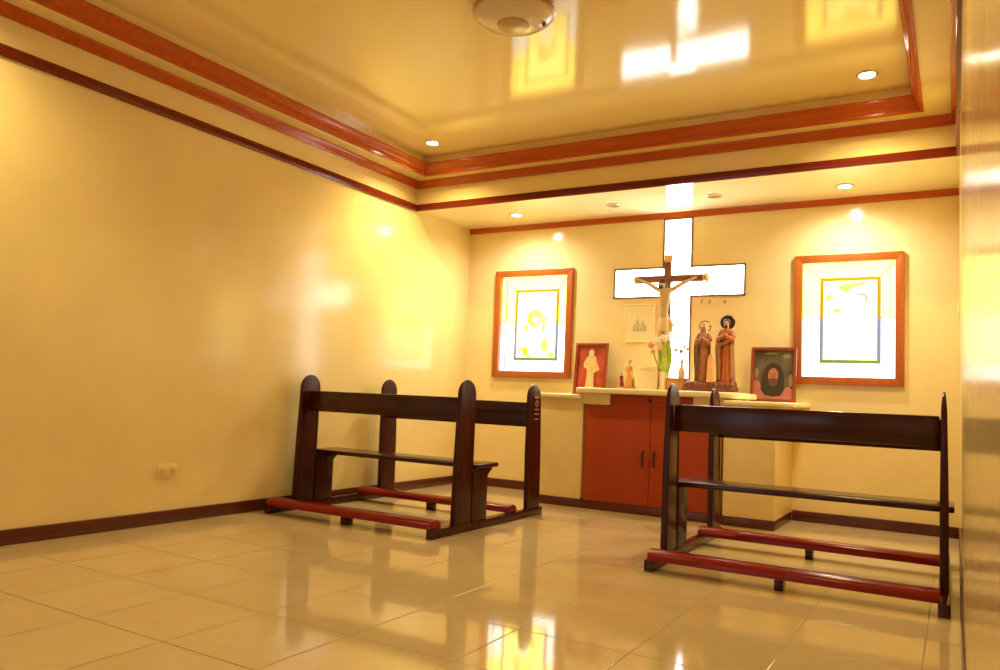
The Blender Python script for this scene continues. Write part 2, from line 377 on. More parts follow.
# ------------------------------------------------------------------ downlights
def downlight(x, y, z, lit, label, w, col=WARM):
    t = thing('downlight', label, 'ceiling light', (x, y, z), 0, 'recessed downlights')
    b = new(); lathe(b, [(.046, -.001), (.062, -.001), (.065, -.006), (.058, -.012), (.048, -.010)], 32, closed=True); obj('trim_ring', b, M_STEEL, t)
    b = new(); lathe(b, [(.001, -.0095), (.025, -.0095), (.040, -.007), (.046, -.004), (.045, -.001), (.001, -.001)], 28); obj('lens', b, M_LENS if lit else M_OFF, t)
    if lit:
        l = bpy.data.lights.new('downlight_bulb', 'SPOT'); l.energy = w; l.color = col; l.spot_size = math.radians(168 if col is ALTAR_WHITE else 140); l.spot_blend = 1.0; l.shadow_soft_size = 0.04
        o = bpy.data.objects.new('downlight_bulb', l); COL.objects.link(o); o.parent = t; o.location = (0, 0, -.03)
    return t
downlight(-3.83, 5.18, ZT, True, 'lit downlight in the far left corner of the raised tray ceiling', TRAY_W)
downlight(-0.50, 5.18, ZT, True, 'lit downlight in the far right corner of the raised tray ceiling', TRAY_W)
downlight(-3.83, 1.65, ZT, True, 'lit downlight in the near left corner of the raised tray ceiling', TRAY_W*.8)
downlight(-0.50, 1.65, ZT, True, 'lit downlight in the near right corner of the raised tray ceiling', TRAY_W*.8)
downlight(-3.56, 6.19, ZA, True, 'lit downlight in the low ceiling above the left stained glass window', ALC_W, ALTAR_WHITE)
downlight(-2.585, 6.17, ZA, False, 'unlit downlight in the low ceiling just left of the white cross', ALC_W)
downlight(-1.714, 6.17, ZA, False, 'unlit downlight in the low ceiling just right of the white cross', ALC_W)
downlight(-0.743, 6.23, ZA, True, 'lit downlight in the low ceiling above the right stained glass window', ALC_W, ALTAR_WHITE)

# round ceiling lamp in the middle of the tray
t = thing('ceiling_lamp', 'round flush glass ceiling lamp hanging unlit in the middle of the tray ceiling', 'ceiling lamp', (-2.065, 3.45, ZT))
b = new(); lathe(b, [(.001, -.0005), (.175, -.0005), (.205, -.018), (.222, -.045), (.224, -.060), (.214, -.066), (.001, -.066)], 48); obj('lamp_base', b, mat('lamp_bronze', (0.46, 0.24, 0.08), 0.25, metal=0.2), t)
b = new(); lathe(b, [(.212, -.062), (.208, -.080), (.175, -.104), (.12, -.120), (.05, -.126), (.001, -.127)], 48); obj('glass_bowl', b, mat('frosted_bowl', (0.70, 0.60, 0.42), 0.2), t)
b = new(); lathe(b, [(.088, -.120), (.084, -.130), (.055, -.136), (.001, -.138)], 32); obj('bowl_cap', b, mat('lamp_cap', (0.50, 0.32, 0.12), 0.25), t)
b = new(); lathe(b, [(.008, -.095), (.012, -.114), (.009, -.124), (.001, -.128)], 16, (.145, .075, 0)); obj('clip_screw', b, mat('clip_brown', (0.25, 0.12, 0.04), 0.3), t)

# ------------------------------------------------------------------ kneeler benches
def make_bench(label, loc):
    t = thing('kneeler_bench', label, 'bench', loc, 0, 'dark kneeler benches')
    HX = 0.70
    def post(s, yc, lean, name='post'):
        b = new(); w, h = 0.096, 0.99
        Y = lambda y, z: yc + y + lean*(z/h-.5)
        pts = [(Y(-w, .055), .055), (Y(w, .055), .055), (Y(w, .5), .5), (Y(w*.98, .9), .90)]
        pts += [(Y(w*.98*math.cos(a), .9), .90+.09*math.sin(a)) for a in [PI*i/12 for i in range(1, 12)]]
        pts += [(Y(-w*.98, .9), .90), (Y(-w, .5), .5)]
        prism(b, pts, 0, s*HX-.0195, s*HX+.0195, .007, 3)
        for v in b.verts:                       # the board thins out towards its rounded top
            k = 1-.62*max(0, (v.co.z-.78)/.21)**1.3; v.co.x = s*HX + (v.co.x-s*HX)*k
        return obj(name, b, M_BENCHV, t)
    for s in (-1, 1):
        b = new(); prism(b, [(-.735, 0), (.72, 0), (.72, .058), (-.735, .058)], 0, s*HX-.026, s*HX+.026, .006); obj('skid', b, M_BENCH, t)
        post(s, -.385, .02); post(s, .575, -.03)
        b = new(); prism(b, [(-.285, .058), (-.10, .058), (-.10, .35), (-.04, .395), (-.04, .402), (-.29, .402), (-.285, .35)], 0, s*HX-.022-.0, s*HX+.020, .005); obj('seat_support', b, M_BENCHV, t)
    b = new(); box(b, -HX+.02, HX-.02, -.405, -.365, .722, .872, .006); obj('top_rail', b, M_BENCH, t)
    b = new(); box(b, -HX+.02, HX-.02, .555, .595, .664, .852, .006); obj('top_rail', b, M_BENCH, t)
    b = new(); box(b, -HX-.045, HX+.045, -.285, -.005, .404, .434, .008, 3); obj('seat', b, M_BENCH, t)
    for yk, z in ((-.68, .058), (.285, .058)):
        b = new()
        pr = [(yk-.058, z), (yk+.058, z), (yk+.060, z+.02)] + [(yk+.058*math.cos(a), z+.024+.030*math.sin(a)) for a in [PI*i/12 for i in range(0, 13)]] + [(yk-.060, z+.02)]
        prism(b, pr, 0, -HX-.010, HX+.010, .008)
        k = obj('kneeler', b, M_KNEEL, t)
        b = new(); box(b, -.036, .008, yk-.035, yk+.045, 0, z+.003, .004); obj('kneeler_foot', b, M_BENCH, k)
    return t
bench = make_bench('dark wooden kneeler bench on the left, by the plain yellow wall', (-3.50, 4.68, 0))
r = dup(bench, (-0.759, 4.765, 0), 'dark wooden kneeler bench on the right, in front of the red cabinet'); r.rotation_euler[2] = math.radians(0.5); r.scale = (.972, 1, 1.018)
for c in r.children:                                    # its pads stop a little short of the right end
    if c.name.startswith('kneeler'): c.scale = (.982, 1, 1); c.location.x = -.012

MARK = mat('pale_mark', (0.32, 0.12, 0.07), 0.4)
pst = [c for c in bench.children if c.name.startswith('post')][-1]     # faint pale marks down the far right upright
for i, (zc, hw, hh) in enumerate(((.895, .045, .014), (.800, .042, .006), (.765, .040, .006), (.727, .038, .006))):
    b = new(); prism(b, disc_pts(.577, zc, hw, hh, 16), 0, .7185 if zc < .85 else .7155, .7205 if zc < .85 else .7185); obj('faint_mark', b, MARK, pst)
b = new(); prism(b, arc_band(.577, .845, .020, .006, 0, 1.98*PI, 20), 0, .7175, .7200); obj('faint_mark', b, MARK, pst)

# ------------------------------------------------------------------ altar units
YP = 5.938
t = thing('altar_cabinet', 'red brown two door cabinet in the middle under the pale altar top', 'cabinet', (-2.12, 6.28, 0))
def loc(o, *a): return o
ox, oy = -2.12, 6.28
b = new(); box(b, -2.68-ox, -1.56-ox, YP+.02-oy, YB-.002-oy, .07, .945); obj('body', b, M_CREAM, t, 0)
b = new(); box(b, -2.70-ox, -1.54-ox, YP-.001-oy, YP+.03-oy, .0, .068, .003); obj('plinth', b, M_BASE, t)
for x0, x1, hx in ((-2.676, -2.119, -2.170), (-2.115, -1.564, -2.076)):
    b = new(); box(b, x0-ox, x1-ox, YP-oy, YP+.02-oy, .071, .8565, .002); d = obj('door', b, M_DOOR, t)
    b = new(); tube(b, [(hx-ox, YP+.001-oy, .382), (hx-ox, YP-.022-oy, .392), (hx-ox, YP-.024-oy, .44), (hx-ox, YP-.022-oy, .488), (hx-ox, YP+.001-oy, .498)], .008, 10); obj('handle', b, M_DARK, d)
b = new(); box(b, -2.455-ox, -1.777-ox, YP-oy, YP+.02-oy, .857, .943, .002); d = obj('drawer', b, M_DOOR, t)
b = new(); ball(b, (-2.122-ox, YP-.014-oy, .900), .015); tube(b, [(-2.122-ox, YP+.001-oy, .9), (-2.122-ox, YP-.01-oy, .9)], .006); obj('knob', b, M_DARK, d)
for x0, x1 in ((-2.700, -2.459), (-1.773, -1.54)):
    b = new(); box(b, x0-ox, x1-ox, YP-.012-oy, YP+.02-oy, .855, .944, .002); obj('corner_block', b, M_CREAM, t)
def rounded(x0, x1, y0, y1, rl, rr):
    pts = [(x0, y1), (x0, y0+rl)]
    pts += [(x0+rl-rl*math.cos(a), y0+rl-rl*math.sin(a)) for a in [PI/2*i/8 for i in range(1, 9)]]
    pts += [(x1-rr+rr*math.sin(a), y0+rr-rr*math.cos(a)) for a in [PI/2*i/8 for i in range(0, 9)]]
    return pts + [(x1, y1)]
b = new(); prism(b, rounded(-2.748, -1.405, 5.865, 6.43, .03, .22), 2, .9455, .992, .012, 3)
tag(obj('countertop', b, M_SLAB), 'long pale cream countertop on the red brown cabinet under the crucifix', 'countertop')
def side(xa, xb, ta, tb, rl, rr, label):
    c = (xa+xb)/2
    t = thing('side_cabinet', label, 'cabinet', (c, 6.28, 0), 0, 'cream side units of the altar')
    b = new(); box(b, xa-c, xb-c, YP+.002-6.28, YB-.002-6.28, .07, .897, .002); obj('body', b, M_CREAM, t)
    b = new(); box(b, xa-c-.002, xb-c+.004, YP-.004-6.28, YB-.016-6.28, 0, .0695, .003); obj('plinth', b, M_BASE, t)
    b = new(); prism(b, [(x-c, y-6.28) for x, y in rounded(ta, tb, 5.90, YB-.002, rl, rr)], 2, .897, .933, .010, 3); obj('top', b, M_SLAB, t)
    return t
side(-3.10, -2.704, -3.20, -2.704, .12, .01, 'cream side unit left of the red brown cabinet, holding the red picture')
side(-1.538, -1.163, -1.538, -1.03, .01, .12, 'cream side unit right of the red brown cabinet, holding the dark face picture')

# ------------------------------------------------------------------ pictures and poster
def tilt(o, deg): o.rotation_euler = (math.radians(-deg), 0, o.rotation_euler[2])
M_PFR = wood('picture_frame_wood', (0.22, 0.035, 0.01), (0.32, 0.06, 0.015), 0.3, 'Z', 3)
def picture(label, x, y, z, w, h, fw, deg, rz=0):
    t = thing('framed_picture', label, 'picture', (x, y, z), rz); tilt(t, deg)
    b = new(); frame_rect(b, -w/2, w/2, 0, h, fw, -.018, .012, .003); obj('frame', b, M_PFR, t)
    b = new(); box(b, -w/2+.004, w/2-.004, .008, .015, .004, h-.004); obj('backing', b, M_BASE, t, 0)
    return t
def sheet(name, t, polys, m, y0, y1):
    b = new()
    for p in polys: prism(b, p, 1, y0, y1)
    return obj(name, b, m, t, 0)
t = picture('red framed picture of a figure in a pale robe, under the left stained glass window', -2.892, 6.475, .933, .315, .475, .026, 6)
w, h = .315, .475
sheet('canvas', t, [[(-w/2+.02, .02), (w/2-.02, .02), (w/2-.02, h-.02), (-w/2+.02, h-.02)]], mat('print_red', (0.42, 0.060, 0.022), 0.4, vary=0.4, scale=9), .0, .008)
sheet('painted_shade', t, [[(-.05, .36), (.06, .36), (.075, .43), (-.06, .43)], [(.035, .04), (.06, .04), (.06, .24), (.045, .26)]], mat('print_brown', (0.25, 0.05, 0.02), 0.4), -.0015, .0005)
sheet('painted_robe', t, [[(-.048, .03), (.040, .03), (.030, .20), (.058, .215), (.085, .235), (.062, .285), (.045, .345), (.02, .365), (-.025, .365), (-.055, .335), (-.075, .285), (-.068, .25), (-.040, .245), (-.035, .20), (-.042, .10)]], mat('print_cream', (0.68, 0.48, 0.20), 0.4, vary=.2, scale=30), -.003, .0)
sheet('painted_head', t, [disc_pts(-.002, .388, .030, .038)], mat('print_hair', (0.50, 0.27, 0.10), 0.4), -.003, .0)
sheet('painted_face', t, [disc_pts(-.002, .383, .021, .029)], mat('print_skin', (0.80, 0.50, 0.25), 0.4), -.0045, -.003)

t = picture('framed picture of a dark haired face, under the right stained glass window', -1.293, 6.475, .933, .352, .445, .024, 6)
w, h = .352, .445
sheet('canvas', t, [[(-w/2+.018, .018), (w/2-.018, .018), (w/2-.018, h-.018), (-w/2+.018, h-.018)]], mat('print_dusk', (0.10, 0.075, 0.045), 0.35, vary=0.6, scale=7), .0, .008)
sheet('painted_cloth', t, [[(-.155, .022), (.155, .022), (.155, .10), (.12, .13), (.07, .10), (.05, .06), (-.05, .06), (-.08, .10), (-.11, .17), (-.14, .18), (-.155, .14)]], mat('print_rose', (0.45, 0.16, 0.11), 0.35, vary=.2, scale=18), -.0025, .0)
for p in (disc_pts(-.02, .395, .06, .008), disc_pts(.10, .375, .03, .02), disc_pts(-.13, .24, .018, .04), disc_pts(.135, .18, .018, .05)): sheet('painted_cloud', t, [p], mat('print_mist', (0.24, 0.20, 0.10), 0.35), -.002, .0)
sheet('painted_hair', t, [[(-.095, .10), (-.06, .055), (.0, .045), (.06, .055), (.085, .10), (.085, .18), (.075, .25), (.045, .30), (.0, .32), (-.045, .30), (-.075, .25), (-.09, .18)]], mat('print_dark', (0.045, 0.028, 0.018), 0.35), -.004, .0)
sheet('painted_face', t, [disc_pts(.0, .215, .040, .062)], mat('print_face', (0.42, 0.16, 0.09), 0.35), -.0055, -.004)
sheet('painted_beard', t, [[(-.036, .18), (-.018, .195), (.018, .195), (.036, .18), (.03, .14), (.0, .125), (-.03, .14)], [(-.025, .232), (-.008, .234), (-.008, .226), (-.024, .226)], [(.008, .234), (.025, .232), (.024, .226), (.008, .226)], [(-.006, .205), (.006, .205), (.003, .225), (-.003, .225)]], mat('print_beard', (0.13, 0.06, 0.03), 0.35), -.007, -.0055)

# paper print on the wall
t = thing('wall_print', 'pale paper print with a faint grey drawing, taped below the cross arm', 'print', (-2.482, YB-.006, 1.425))
b = new(); box(b, -.142, .142, -.001, .004, 0, .345); obj('paper', b, mat('print_paper', (0.80, 0.68, 0.36), 0.5), t, 0)
b = new(); frame_rect(b, -.142, .142, 0, .345, .012, -.006, .0, .002); obj('border', b, mat('print_border', (0.90, 0.78, 0.46), 0.4), t)
INK = mat('print_ink', (0.56, 0.54, 0.30), 0.5); INK2 = mat('print_ink_dark', (0.42, 0.42, 0.24), 0.5)
sheet('drawing', t, [[(-.065, .10), (.07, .10), (.07, .15), (.045, .16), (.03, .215), (.012, .16), (-.005, .17), (-.02, .235), (-.04, .165), (-.065, .15)]], INK, -.0025, -.0005)
for p in [[(-.06+i*.032, .102), (-.042+i*.032, .102), (-.042+i*.032, .128+.014*(i % 2)), (-.06+i*.032, .128+.014*(i % 2))] for i in range(4)] + [[(-.03, .165), (-.012, .165), (-.02, .20)], [(.02, .16), (.04, .16), (.03, .195)]]: sheet('drawing_detail', t, [p], INK2, -.004, -.0025)

# three little hooks in the wall under the right arm of the cross
for x, z, n in ((-1.923, 1.787, 'leftmost'), (-1.853, 1.785, 'middle'), (-1.725, 1.782, 'rightmost')):
    b = new(); tube(b, [(0, .004, 0), (0, -.012, 0), (0, -.018, -.006), (0, -.016, -.018), (0, -.010, -.022)], .0045, 8); ball(b, (0, 0.0, 0), (.009, .004, .009), 12, 8)
    tag(obj('wall_hook', b, mat('hook_metal', (0.35, 0.22, 0.14), 0.3, metal=.5), None, 35, (x, YB-.004, z)), 'tiny dark hook under the right cross arm, %s of three' % n, 'hook', 'wall hooks under the cross')

# ------------------------------------------------------------------ figures
SKIN = mat('statue_skin', (0.55, 0.27, 0.12), 0.4); HAIR = mat('statue_hair', (0.06, 0.025, 0.012), 0.5)
def skin_figure(name, pts, edges, m, parent, sub=2, root=0):
    me = bpy.data.meshes.new(name); me.from_pydata([p[:3] for p in pts], edges, []); me.materials.append(m)
    o = bpy.data.objects.new(name, me); COL.objects.link(o); o.parent = parent
    md = o.modifiers.new('skin', 'SKIN'); md.use_smooth_shade = True
    for i, p in enumerate(pts):
        sv = me.skin_vertices[0].data[i]; r = p[3]; sv.radius = r if isinstance(r, tuple) else (r, r); sv.use_root = (i == root)
    s = o.modifiers.new('sub', 'SUBSURF'); s.levels = sub; s.render_levels = sub
    return o
# crucifix with its corpus
t = thing('crucifix', 'standing wooden crucifix with a pale carved figure, in front of the white cross', 'crucifix', (-2.118, 6.36, .992))
WOODC = wood('crucifix_wood', (0.20, 0.075, 0.03), (0.34, 0.14, 0.06), 0.35, 'Z', 4); WOODCX = wood('crucifix_arm_wood', (0.24, 0.08, 0.035), (0.38, 0.15, 0.06), 0.35, 'X', 4)
b = new(); box(b, -.085, .085, -.062, .062, 0, .04, .006); box(b, -.06, .06, -.045, .045, .04, .07, .006); obj('stand', b, WOODC, t)
b = new(); box(b, -.058, .004, -.0175, .0175, .068, 1.12, .005); obj('upright', b, WOODC, t)
b = new(); box(b, -.300, .300, -.022, .015, .925, .985, .006); o = obj('crossbar', b, WOODCX, t); 
for s in (-1, 1):
    b = new(); lathe(b, [(.030, -.02), (.036, -.01), (.036, .012), (.028, .022), (.012, .03)], 16); e = obj('arm_tip', b, mat('tip_gold', (0.65, 0.46, 0.18), 0.3, metal=.4), o)
    e.location = (s*.300, -.002, .955); e.rotation_euler = (0, s*PI/2, 0)
b = new(); box(b, -.052, .012, -.024, .010, 1.095, 1.16, .006); obj('title_plate', b, mat('plate_gold', (0.80, 0.58, 0.18), 0.4), t)
IV = mat('corpus_ivory', (0.66, 0.47, 0.22), 0.35, vary=.1, scale=20)
cx = -.027
P = [(cx-.005, -.055, .60, (.038, .030)), (cx-.005, -.060, .68, (.036, .026)), (cx, -.060, .77, (.048, .032)), (cx, -.055, .835, (.050, .028)), (cx-.004, -.060, .865, (.017, .017)), (cx-.016, -.078, .885, (.026, .028)), (cx-.020, -.080, .915, (.027, .029)),
     (cx-.060, -.052, .855, .021), (cx-.14, -.040, .905, .017), (cx-.225, -.034, .945, .013), (cx-.262, -.034, .958, (.013, .008)),
     (cx+.060, -.052, .855, .021), (cx+.14, -.040, .905, .017), (cx+.225, -.034, .945, .013), (cx+.262, -.034, .958, (.013, .008)),
     (cx-.026, -.060, .555, .028), (cx-.030, -.085, .42, .024), (cx-.012, -.050, .27, .016), (cx-.008, -.062, .235, (.015, .012)), (cx-.004, -.080, .205, (.014, .009)),
     (cx+.020, -.060, .555, .028), (cx+.026, -.085, .42, .024), (cx+.010, -.050, .275, .016), (cx+.006, -.064, .245, (.015, .012)), (cx+.003, -.090, .215, (.014, .009))]
E = [(0, 1), (1, 2), (2, 3), (3, 4), (4, 5), (5, 6), (3, 7), (7, 8), (8, 9), (9, 10), (3, 11), (11, 12), (12, 13), (13, 14), (0, 15), (15, 16), (16, 17), (17, 18), (18, 19), (0, 20), (20, 21), (21, 22), (22, 23), (23, 24)]
body = skin_figure('corpus', P, E, IV, t)
b = new(); ball(b, (cx-.020, -.070, .918), (.031, .030, .032)); tube(b, [(cx-.044, -.070, .91), (cx-.046, -.066, .87), (cx-.040, -.060, .84)], [.012, .011, .006]); tube(b, [(cx+.006, -.070, .91), (cx+.010, -.066, .87), (cx+.012, -.060, .845)], [.012, .011, .006]); obj('hair', b, HAIR, body)
b = new(); ball(b, (cx-.018, -.108, .872), (.013, .010, .018)); obj('beard', b, HAIR, body)
b = new(); ball(b, (cx-.019, -.110, .898), (.004, .008, .010), 8, 6); obj('nose', b, IV, body)
b = new(); loft(b, [(.50, .050, .038, cx, -.062, 1), (.54, .056, .042, cx, -.062, 1), (.59, .052, .040, cx-.003, -.058, .6), (.615, .046, .036, cx-.003, -.057, .2)], 28, 7, .10); tube(b, [(cx+.045, -.06, .60), (cx+.066, -.065, .56), (cx+.062, -.06, .49)], [.016, .018, .008]); obj('loincloth', b, mat('loincloth_paint', (0.78, 0.62, 0.34), 0.5), body)

# pair of robed statues on one base
t = thing('saint_statue', 'pair of painted robed statues with round halos on one carved base', 'statue', (-1.735, 6.24, .992), 0)
BASEW = wood('statue_base_wood', (0.12, 0.028, 0.01), (0.24, 0.06, 0.02), 0.35, 'X', 5)
b = new()
pts = [(-.195, -.07), (-.165, -.10), (-.06, -.105), (.08, -.10), (.17, -.095), (.215, -.05), (.215, .06), (.16, .10), (0, .105), (-.15, .10), (-.195, .05)]
prism(b, pts, 2, 0, .05, .012, 3); prism(b, [(x*.93, y*.9) for x, y in pts], 2, .048, .085, .014, 3)
for i in range(9):
    a = i*.7; ball(b, (-.155+.043*i, -.085+.012*math.sin(a*3), .05), (.034, .022, .028), 12, 8)
ball(b, (.19, -.03, .06), (.034, .05, .05), 12, 8)
obj('base', b, BASEW, t)
def saint(px, h, robe, cloak, veil, halo, man):
    """h is the standing height; faces the room (-y)"""
    k = h/.5; z0 = .078
    S = lambda x, y, z: (px+x*k, y*k, z0+z*k)
    R = lambda L: [(z0+z*k, rx*k, ry*k, px+cx*k, cy*k, f) for z, rx, ry, cx, cy, f in L]
    # skin: one continuous neck, head, forearms and hands
    P = [S(0, 0, .40)+((.030*k, .022*k),), S(0, -.002, .432)+(.014*k,), S(0, -.006, .452)+((.020*k, .022*k),), S(0, -.008, .478)+((.022*k, .025*k),), S(0, -.004, .495)+((.016*k, .018*k),),
         S(-.042, 0, .405)+(.015*k,), S(-.052, -.028, .335)+(.013*k,), S(-.018, -.060, .368)+(.010*k,), S(-.006, -.066, .388)+((.008*k, .006*k),),
         S(.042, 0, .405)+(.015*k,), S(.052, -.028, .335)+(.013*k,), S(.018, -.060, .368)+(.010*k,), S(.006, -.066, .388)+((.008*k, .006*k),)]
    E = [(0, 1), (1, 2), (2, 3), (3, 4), (0, 5), (5, 6), (6, 7), (7, 8), (0, 9), (9, 10), (10, 11), (11, 12)]
    f = skin_figure('figure', P, E, SKIN, t)
    f['label'] = 'bareheaded man in an orange robe' if man else 'woman in a pale veil and tan robe'
    b = new(); ball(b, S(0, -.033, .466), (.004*k, .007*k, .009*k), 8, 6); obj('nose', b, SKIN, f)
    b = new()
    for s in (-1, 1): ball(b, S(s*.0085, -.0275, .476), (.0035*k, .003*k, .0028*k), 8, 6)
    obj('eyes', b, HAIR, f)
    b = new()
    loft(b, R([(0, .066, .050, .0, -.004, 1), (.05, .061, .046, 0, -.004, 1), (.16, .054, .042, 0, -.002, .9), (.27, .047, .036, 0, 0, .5), (.33, .045, .033, 0, 0, .3), (.39, .050, .032, 0, 0, .1), (.418, .044, .027, 0, 0, 0), (.432, .020, .018, 0, 0, 0)]), 48, 11, .075, px*9)
    for s in (-1, 1):
        tube(b, [S(s*.040, 0, .412), S(s*.056, -.012, .365), S(s*.055, -.032, .330), S(s*.026, -.058, .362)], [.018*k, .020*k, .023*k, .017*k], 14)
    obj('robe', b, robe, f)
    # cloak: an open shell hanging round the back and one side
    b = new(); n = 26; rows = [(0.0, .074, .057), (.12, .068, .052), (.26, .060, .046), (.36, .060, .040), (.41, .056, .036), (.428, .036, .026)]
    a0, a1 = (-.35, PI+.75) if not man else (-.9, PI+.25)
    G = []
    for z, rx, ry in rows:
        G.append([b.verts.new(S(rx*(1+.05*math.cos(9*a+z*6))*math.cos(a), ry*(1+.05*math.cos(9*a+z*6))*math.sin(a), z)) for a in [a0+(a1-a0)*i/n for i in range(n+1)]])
    for A, B in zip(G, G[1:]):
        for i in range(n): b.faces.new((A[i], A[i+1], B[i+1], B[i]))
    bmesh.ops.recalc_face_normals(b, faces=b.faces); bmesh.ops.solidify(b, geom=list(b.faces), thickness=.005*k)
    # fold thrown over one arm and falling down the front
    s = -1 if not man else -1
    tube(b, [S(s*.058, -.020, .345), S(s*.056, -.044, .27), S(s*.05, -.048, .15), S(s*.044, -.050, .03)], [.018*k, .021*k, .018*k, .014*k], 12)
    if man: tube(b, [S(.05, -.02, .39), S(.02, -.045, .33), S(-.03, -.05, .30), S(-.055, -.03, .30)], [.012*k, .015*k, .016*k, .012*k], 12)
    obj('cloak', b, cloak, f)
    if veil:
        b = new(); n = 20; G = []
        for z, rx, ry in ((.40, .040, .026), (.43, .034, .030), (.465, .030, .031), (.49, .026, .028), (.506, .012, .014)):
            G.append([b.verts.new(S(rx*math.cos(a), .003+ry*math.sin(a), z)) for a in [-.75+(PI+1.5)*i/n for i in range(n+1)]])
        for A, B in zip(G, G[1:]):
            for i in range(n): b.faces.new((A[i], A[i+1], B[i+1], B[i]))
        b.faces.new(G[-1]); bmesh.ops.recalc_face_normals(b, faces=b.faces); bmesh.ops.solidify(b, geom=list(b.faces), thickness=.004)
        obj('veil', b, veil, f)
    else:
        b = new(); ball(b, S(0, .004, .484), (.0285*k, .0275*k, .029*k)); ball(b, S(0, .014, .455), (.027*k, .018*k, .03*k)); obj('hair', b, HAIR, f)
        b = new(); ball(b, S(0, -.024, .446), (.014*k, .011*k, .018*k)); obj('beard', b, HAIR, f)
    b = new(); n = 36; R0 = .050*k; c = S(0, .030, .485)
    tube(b, [(c[0]+R0*math.cos(2*PI*i/n), c[1], c[2]+R0*math.sin(2*PI*i/n)) for i in range(n+1)], .0055*k if not man else .010*k, 8)
    if man:
        tube(b, [(c[0]+R0*.66*math.cos(2*PI*i/n), c[1], c[2]+R0*.66*math.sin(2*PI*i/n)) for i in range(n+1)], .009*k, 8)
    tube(b, [c, (c[0], c[1]-.02*k, c[2]-.02*k)], .004)
    tube(b, [(c[0]-R0, c[1], c[2]), (c[0]+R0, c[1], c[2])], .003)
    obj('halo', b, halo, f)
saint(-.055, .470, mat('robe_tan', (0.42, 0.18, 0.09), 0.45, vary=.15, scale=30), mat('cloak_umber', (0.20, 0.075, 0.035), 0.45, vary=.2, scale=25), mat('veil_cream', (0.78, 0.58, 0.36), 0.5), mat('halo_bronze', (0.36, 0.18, 0.06), 0.35, metal=.5), False)
saint(.128, .505, mat('robe_orange', (0.46, 0.12, 0.028), 0.45, vary=.15, scale=30), mat('cloak_brown', (0.30, 0.12, 0.04), 0.45, vary=.2, scale=25), None, mat('halo_dark', (0.07, 0.03, 0.015), 0.35, metal=.3), True)
b = new(); loft(b, [(.078, .030, .024, .022, -.075, 1), (.17, .026, .022, .022, -.070, 1), (.26, .022, .018, .02, -.062, .6), (.30, .012, .012, .018, -.058, .2)], 24, 7, .1)
obj('robe_train', b, mat('robe_apricot', (0.80, 0.40, 0.16), 0.45, vary=.1, scale=20), t)

# small figurine group
t = thing('figurine', 'small red and gold figurine group on the left end of the altar top', 'figurine', (-2.435, 6.24, .992))
b = new(); prism(b, disc_pts(0, 0, .082, .05, 24), 2, 0, .022, .006); obj('base', b, mat('figurine_base', (0.45, 0.22, 0.06), 0.4), t)
def mini(px, py, h, robe, skin, lean=0.0):
    z0 = .02; k = h
    b = new(); loft(b, [(z0, .15*k, .13*k, px, py, 1), (z0+.3*k, .12*k, .11*k, px+lean*.3, py, 1), (z0+.55*k, .10*k, .09*k, px+lean*.6, py, .5), (z0+.74*k, .11*k, .08*k, px+lean*.8, py, .2), (z0+.80*k, .04*k, .04*k, px+lean*.85, py, 0)], 24, 7, .1)
    for s in (-1, 1): tube(b, [(px+lean*.8+s*.09*k, py, z0+.72*k), (px+lean*.7+s*.12*k, py-.06*k, z0+.58*k), (px+lean*.6+s*.03*k, py-.13*k, z0+.60*k)], [.035*k, .038*k, .028*k], 10)
    o = obj('robed_body', b, robe, t)
    b = new(); ball(b, (px+lean, py-.01*k, z0+.90*k), (.062*k, .07*k, .085*k)); ball(b, (px+lean, py-.08*k, z0+.885*k), (.012*k, .02*k, .02*k), 8, 6); tube(b, [(px+lean*.85, py, z0+.76*k), (px+lean, py, z0+.86*k)], .03*k); obj('head', b, skin, o)
    b = new(); ball(b, (px+lean, py+.015*k, z0+.925*k), (.072*k, .072*k, .075*k)); obj('hair', b, mat('figurine_hair', (0.30, 0.06, 0.02), 0.5), o)
GOLD = mat('figurine_gold', (0.70, 0.34, 0.07), 0.4, vary=.2, scale=40); FRED = mat('figurine_red', (0.24, 0.018, 0.012), 0.4, vary=.2, scale=40)
mini(.012, .0, .235, GOLD, SKIN, .006); mini(-.046, -.012, .125, FRED, SKIN, -.004); mini(.058, -.012, .085, mat('figurine_olive', (0.34, 0.18, 0.04), 0.4), SKIN)

# cream box, white vase with bouquet, brown box with a bud vase
t = thing('box', 'plain cream lidded box standing beside the white flower vase', 'box', (-2.235, 6.24, .992))
MBX = mat('box_cream', (0.80, 0.66, 0.40), 0.4, vary=.03)
b = new(); box(b, -.074, .074, -.06, .06, 0, .165, .006); obj('body', b, MBX, t)
b = new(); box(b, -.078, .078, -.064, .064, .163, .200, .008); obj('lid', b, MBX, t)
b = new(); lathe(b, [(.001, 0), (.036, 0), (.038, .01), (.030, .05), (.033, .12), (.036, .150), (.041, .158), (.036, .158), (.030, .150), (.026, .03), (.001, .028)], 28)
tag(obj('vase', b, mat('vase_white', (0.88, 0.80, 0.56), 0.2), None, 40, (-2.122, 6.235, .992)), 'white cylindrical vase holding the tall green bouquet', 'vase')
t = thing('flower_bouquet', 'tall bouquet of bright green leaves with pink and white flowers', 'flowers', (-2.122, 6.235, 1.085))
LEAF = mat('leaf_lime', (0.50, 0.68, 0.11), 0.4, vary=.2, scale=20); STEM = mat('stem_green', (0.16, 0.22, 0.04), 0.5)
